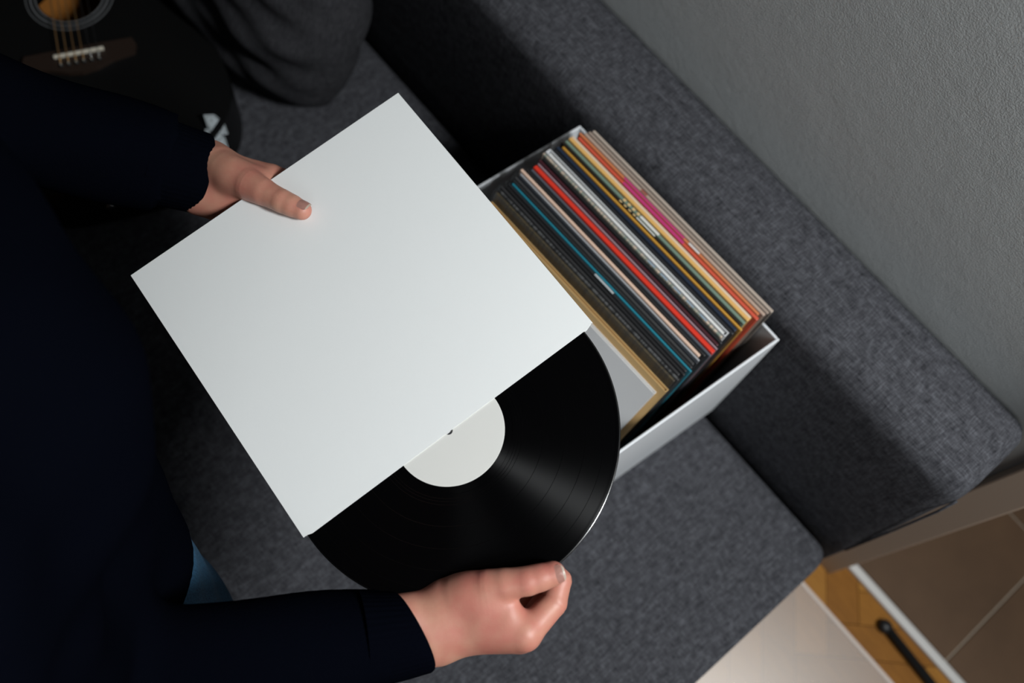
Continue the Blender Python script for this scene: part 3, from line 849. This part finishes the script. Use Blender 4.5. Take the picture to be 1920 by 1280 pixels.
def frame_from(axis, up):
    a = Vector(axis).normalized(); b = (Vector(up) - a * Vector(up).dot(a)).normalized(); c = a.cross(b)
    return np.array([a, b, c], np.float32)
hands = []
for side, Wr, El in (('L', LW, LE), ('R', RW, RE)):
    axs = frame_from(Wr - El, (0, 0, 1))
    start = Wr + (El - Wr) * 0.30
    h = 0.00125
    lo_b, hi_b = (-0.085, 0.115) if side == 'L' else (-0.07, 0.085)
    lo_c, hi_c = (-0.10, 0.10)
    org = start + axs[1] * lo_b + axs[2] * lo_c
    P = grid_points(org, axs, (0.290, hi_b - lo_b, hi_c - lo_c), h)
    F = hand_field(P, side)
    V, Q = surface_nets(F, P)
    hands.append((V, Q, start, axs))

def body_field(P):
    f = cap(P, HIPL, HIPR, 0.088, 0.088)
    def add(d, k=0.05):
        nonlocal f; f = smin(f, d, k)
    add(cap(P, A(-0.45, -0.19, 0.98), A(-0.345, -0.195, 0.98), 0.092, 0.092), 0.08)
    add(cap(P, A(-0.45, -0.172, 1.10), A(-0.345, -0.175, 1.10), 0.092, 0.092), 0.08)
    add(cap(P, A(-0.465, -0.155, 1.25), A(-0.305, -0.155, 1.25), 0.096, 0.096), 0.08)
    add(cap(P, LS, RS, 0.062, 0.062), 0.09)
    add(cap(P, A(-0.38, -0.16, 1.34), A(-0.38, -0.10, 1.46), 0.062, 0.055), 0.05)
    # head with face, ears, nose
    hc = A(-0.375, -0.055, 1.585)
    add(ell(P, hc, (0.074, 0.094, 0.108)), 0.03)
    add(cap(P, hc + A(0, 0.030, -0.075), hc + A(0, 0.060, -0.090), 0.042, 0.028), 0.03)
    add(cap(P, hc + A(0, 0.088, 0.010), hc + A(0, 0.108, -0.030), 0.009, 0.013), 0.012)
    for s_ in (-1, 1): add(ell(P, hc + A(s_ * 0.077, 0.0, -0.010), (0.009, 0.020, 0.032)), 0.006)
    for S_, E_, W_ in ((LS, LE, LW), (RS, RE, RW)):
        add(cap(P, S_, E_, 0.052, 0.042), 0.05)
        add(cap(P, E_, W_, 0.042, 0.024), 0.02)
    for H_, sx in ((HIPL, -0.47), (HIPR, -0.148)):
        kn = A(sx, -0.212, 0.49); an = A(sx, -0.280, 0.09)
        add(cap(P, H_, kn, 0.074, 0.056), 0.04)
        add(cap(P, kn, an, 0.056, 0.036), 0.03)
        add(cap(P, an + A(0, -0.02, -0.045), an + A(0, 0.13, -0.060), 0.036, 0.026), 0.03)
    return f
P = grid_points((-0.86, -0.55, 0.0), np.eye(3), (0.90, 0.75, 1.75), 0.012)
Fb = body_field(P)
for V_, Q_, st, axs in hands:   # stop the arms where the finely meshed hands begin
    dpl = (P - (st - axs[0] * 0.004)) @ axs[0]
    nearh = ((P - st) ** 2).sum(-1) < 0.30 ** 2
    Fb = np.where(nearh & (dpl > 0), np.maximum(Fb, dpl), Fb)
Vb, Qb = surface_nets(Fb, P)

bm = bmesh.new()
def add_np(V, Q):
    vs_ = [bm.verts.new(v) for v in V.tolist()]
    for q in Q.tolist():
        try: bm.faces.new([vs_[i] for i in q])
        except ValueError: pass
    return vs_
bverts = add_np(Vb, Qb)
# open the arm stumps
for V_, Q_, st, axs in hands:
    sv, av = Vector(st.tolist()), Vector(axs[0].tolist())
    dead = [v for v in bverts if v.is_valid and (v.co - sv).dot(av) > -0.0115 and (v.co - sv).length < 0.09]
    bmesh.ops.delete(bm, geom=dead, context='VERTS')
for V_, Q_, st, axs in hands: add_np(V_, Q_)
loose = [v for v in bm.verts if not v.link_faces]
bmesh.ops.delete(bm, geom=loose, context='VERTS')
for V_, Q_, st, axs in hands:
    sv = Vector(st.tolist())
    be = [e for e in bm.edges if e.is_boundary and (e.verts[0].co - sv).length < 0.09]
    try: bmesh.ops.bridge_loops(bm, edges=be)
    except Exception as ex_: print('bridge', ex_)
bmesh.ops.recalc_face_normals(bm, faces=bm.faces)

person = thing('person', 'person in navy sweater and jeans leaning over the sofa, both hands on the white sleeve', 'person', (-0.39, -0.38, 0.0))
def pmesh(name, data, m, parent=person, smooth=True):
    o = mesh_obj(name, data, m, None, smooth)
    o.parent = parent
    if parent is person: o.matrix_parent_inverse = Matrix.Translation((0.39, 0.38, 0.0))
    return o
body = pmesh('body', bm, M_skin)

def nail(center, along, normal, w, l, rad, free=0.16):
    along = Vector(along).normalized(); normal = Vector(normal); normal = (normal - along * normal.dot(along)).normalized()
    acr = along.cross(normal); c = Vector(center)
    n1, n2 = 13, 13
    th = math.asin(min(0.95, w / 2 / rad))
    def surf(sub0, sub1, lift):
        bm = bmesh.new(); g = []
        for i in range(n2):
            b = sub0 + (sub1 - sub0) * i / (n2 - 1)
            row = []
            # rounded at the cuticle and at the free edge
            ww = 1.0
            if b < 0.3: ww = math.sqrt(max(0.02, 1 - ((0.3 - b) / 0.3) ** 2 * 0.75))
            if b > 0.75: ww = math.sqrt(max(0.02, 1 - ((b - 0.75) / 0.25) ** 2 * 0.80))
            for j in range(n1):
                a = (-1 + 2 * j / (n1 - 1)) * ww
                p = c + along * (b - 0.5) * l + acr * math.sin(a * th) * rad + normal * ((math.cos(a * th) - 1) * rad + lift - 0.0016 * max(0, b - 0.55) ** 2 * 4)
                row.append(bm.verts.new(p))
            g.append(row)
        for i in range(n2 - 1):
            for j in range(n1 - 1): bm.faces.new((g[i][j], g[i][j + 1], g[i + 1][j + 1], g[i + 1][j]))
        r = bmesh.ops.solidify(bm, geom=bm.faces[:], thickness=0.0005)
        bmesh.ops.recalc_face_normals(bm, faces=bm.faces)
        return bm
    a_ = pmesh('thumbnail', surf(0.0, 1.0 - free, 0.0), M_nail, body)
    b_ = pmesh('nail_edge', surf(1.0 - free, 1.0, 0.0), M_nailtip, body)
    for o in (a_, b_):
        o.matrix_parent_inverse = Matrix.Identity(4)
        o.location = (0, 0, 0)
# nails are given in world space; body itself is unmoved in world space
LT, LI = Vector((-0.4300, 0.1862, 0.9542)), Vector((-0.4500, 0.1775, 0.9535))
RT, RI = Vector((-0.0160, 0.1445, 0.9897)), Vector((-0.0250, 0.1240, 0.9872))
ln_ = Vector((-0.10, 0.50, 0.86)).normalized()
nail(LT + (LT - LI).normalized() * -0.0015 + ln_ * 0.0098, LT - LI, ln_, 0.0140, 0.0150, 0.0094, 0.12)
rn_ = Vector((0.30, -0.02, 0.95)).normalized()
nail(RT + (RT - RI).normalized() * -0.0005 + rn_ * 0.0106, RT - RI, rn_, 0.0150, 0.0155, 0.0100, 0.12)

# sweater
def sweater_field(P):
    f = cap(P, A(-0.465, -0.185, 0.90), A(-0.298, -0.198, 0.90), 0.126, 0.126)
    def add(d, k=0.06):
        nonlocal f; f = smin(f, d, k)
    add(cap(P, A(-0.455, -0.186, 1.00), A(-0.335, -0.194, 1.00), 0.128, 0.128), 0.08)
    add(cap(P, A(-0.455, -0.174, 1.12), A(-0.347, -0.176, 1.12), 0.130, 0.130), 0.08)
    add(cap(P, A(-0.475, -0.128, 1.25), A(-0.305, -0.130, 1.25), 0.128, 0.128), 0.08)
    add(cap(P, LS, RS, 0.078, 0.078), 0.09)
    add(cap(P, A(-0.38, -0.16, 1.36), A(-0.38, -0.115, 1.425), 0.070, 0.072), 0.05)
    for S_, E_, W_, r1, r2 in ((LS, LE, LW, 0.060, 0.050), (RS, RE, RW, 0.052, 0.043)):
        add(cap(P, S_, E_, 0.070, r1), 0.05)
        add(cap(P, E_, W_ + (E_ - W_) * 0.16, r1, r2 * 0.93), 0.02)
    # soft folds in the knit
    f = f + 0.0035 * np.sin(34 * P[..., 2] + 16 * P[..., 0] + 2 * np.sin(21 * P[..., 1])) + 0.002 * np.sin(61 * P[..., 2] - 40 * P[..., 0] + 30 * P[..., 1])
    return f
P = grid_points((-0.82, -0.40, 0.82), np.eye(3), (0.86, 0.56, 0.68), 0.007)
Fs = sweater_field(P)
Fs = np.maximum(Fs, 0.876 + 0.05 * (P[..., 1] + 0.06) - P[..., 2])               # hem
Fs = np.maximum(Fs, (P - A(-0.38, -0.115, 1.43)) @ A(0, 0.35, 0.937))            # neckline
for W_, E_, q in ((LW, LE, 0.14), (RW, RE, 0.14)):
    ax = (W_ - E_) / np.linalg.norm(W_ - E_); c_ = W_ + (E_ - W_) * q
    nearh = ((P - W_) ** 2).sum(-1) < 0.12 ** 2
    Fs = np.where(nearh, np.maximum(Fs, (P - c_) @ ax), Fs)
V, Q = surface_nets(Fs, P)
sweater = pmesh('sweater', np_mesh('sweater', V, Q), M_navy)
# ribbed cuffs, collar and hem band
def rib_band(name, p0, p1, r0, r1, thick, ribs, parent, flat=1.0, up=(0, 0, 1), tilt=(0.0, 0.0)):
    fr = frame_from(np.array(p1) - np.array(p0), up); p0 = np.array(p0); p1 = np.array(p1)
    seg = ribs * 4; rows = []
    L_ = np.linalg.norm(p1 - p0)
    prof = [(0.0, 0.0), (0.25, 0.0), (0.5, 0.0), (0.75, 0.0), (0.95, 0.0), (1.0, -0.0012), (1.015, -thick * 0.5), (1.0, -thick + 0.0008), (0.9, -thick), (0.5, -thick)]
    for s_, off in prof:
        ring = []
        for k in range(seg):
            a = 2 * math.pi * k / seg
            rr = r0 + (r1 - r0) * min(s_, 1.0) + off + (0.00025 * math.cos(ribs * a) if off > -0.001 else 0)
            sh = tilt[0] * math.cos(a) + tilt[1] * math.sin(a)
            ring.append(p0 + fr[0] * L_ * (s_ + sh * min(s_ * 2, 1)) + fr[1] * math.cos(a) * rr + fr[2] * math.sin(a) * rr * flat)
        rows.append(ring)
    G = np.array(rows); G = np.concatenate([G, G[:, :1]], 1)
    me = grid_mesh(name, G)
    bm = bmesh.new(); bm.from_mesh(me); bpy.data.meshes.remove(me)
    bmesh.ops.remove_doubles(bm, verts=bm.verts, dist=1e-5); bmesh.ops.recalc_face_normals(bm, faces=bm.faces)
    return pmesh(name, bm, M_navy, parent)
rib_band('cuff', LW + (LE - LW) * 0.22, LW + (LE - LW) * -0.004, 0.0440, 0.0410, 0.006, 44, sweater)
rib_band('cuff', RW + (RE - RW) * 0.22, RW + (RE - RW) * 0.06, 0.0400, 0.0345, 0.006, 44, sweater, tilt=(0.0, 0.28))
for o in sweater.children: o.matrix_parent_inverse = Matrix.Identity(4)

def jeans_field(P):
    f = cap(P, HIPL + A(0, 0.012, 0.02), HIPR + A(0, -0.004, 0.02), 0.108, 0.108)
    for H_, sx in ((HIPL, -0.47), (HIPR, -0.148)):
        kn = A(sx, -0.212, 0.49); an = A(sx, -0.280, 0.09)
        f = smin(f, cap(P, H_ + A(0.036 if sx > -0.4 else -0.01, 0.012, -0.06), kn, 0.097, 0.096), 0.05)
        f = smin(f, cap(P, kn, an, 0.090, 0.062), 0.03)
    return f + 0.002 * np.sin(50 * P[..., 2] + 25 * P[..., 0]) + 0.0015 * np.sin(95 * P[..., 2] - 60 * P[..., 1])
P = grid_points((-0.66, -0.52, 0.06), np.eye(3), (0.66, 0.52, 0.95), 0.008)
Fj = np.maximum(jeans_field(P), np.maximum(P[..., 2] - 0.955, 0.095 - P[..., 2]))
V, Q = surface_nets(Fj, P)
pmesh('jeans', np_mesh('jeans', V, Q), M_denim)
# hair, eyes, shoes
hc = A(-0.375, -0.055, 1.585)
P = grid_points(hc - A(0.12, 0.14, 0.12), np.eye(3), (0.24, 0.28, 0.27), 0.006)
Fh = ell(P, hc + A(0, -0.008, 0.010), (0.084, 0.104, 0.116)) + 0.003 * np.sin(70 * P[..., 0] + 45 * P[..., 2]) * np.sin(60 * P[..., 1])
Fh = np.maximum(Fh, -(ell(P, hc + A(0, 0.075, -0.045), (0.085, 0.085, 0.098))))
Fh = np.maximum(Fh, hc[2] - 0.055 - P[..., 2])
V, Q = surface_nets(Fh, P)
pmesh('hair', np_mesh('hair', V, Q), M_hair)
M_eye = mat('eye_white', (0.7, 0.68, 0.65), 0.2)
for s_ in (-1, 1):
    bm = bmesh.new(); bmesh.ops.create_uvsphere(bm, u_segments=14, v_segments=10, radius=0.012, matrix=Matrix.Translation((-0.375 + s_ * 0.031, 0.024, 1.592)))
    pmesh('eye', bm, M_eye)
for sx in (-0.47, -0.148):
    P = grid_points((sx - 0.07, -0.38, 0.0), np.eye(3), (0.14, 0.32, 0.14), 0.006)
    Fh = smin(cap(P, A(sx, -0.295, 0.055), A(sx, -0.140, 0.042), 0.046, 0.040), cap(P, A(sx, -0.290, 0.05), A(sx, -0.285, 0.105), 0.046, 0.044), 0.03)
    Fh = np.maximum(np.maximum(Fh, 0.004 - P[..., 2]), P[..., 2] - 0.115)
    V, Q = surface_nets(Fh, P)
    pmesh('shoe', np_mesh('shoe', V, Q), M_shoe)
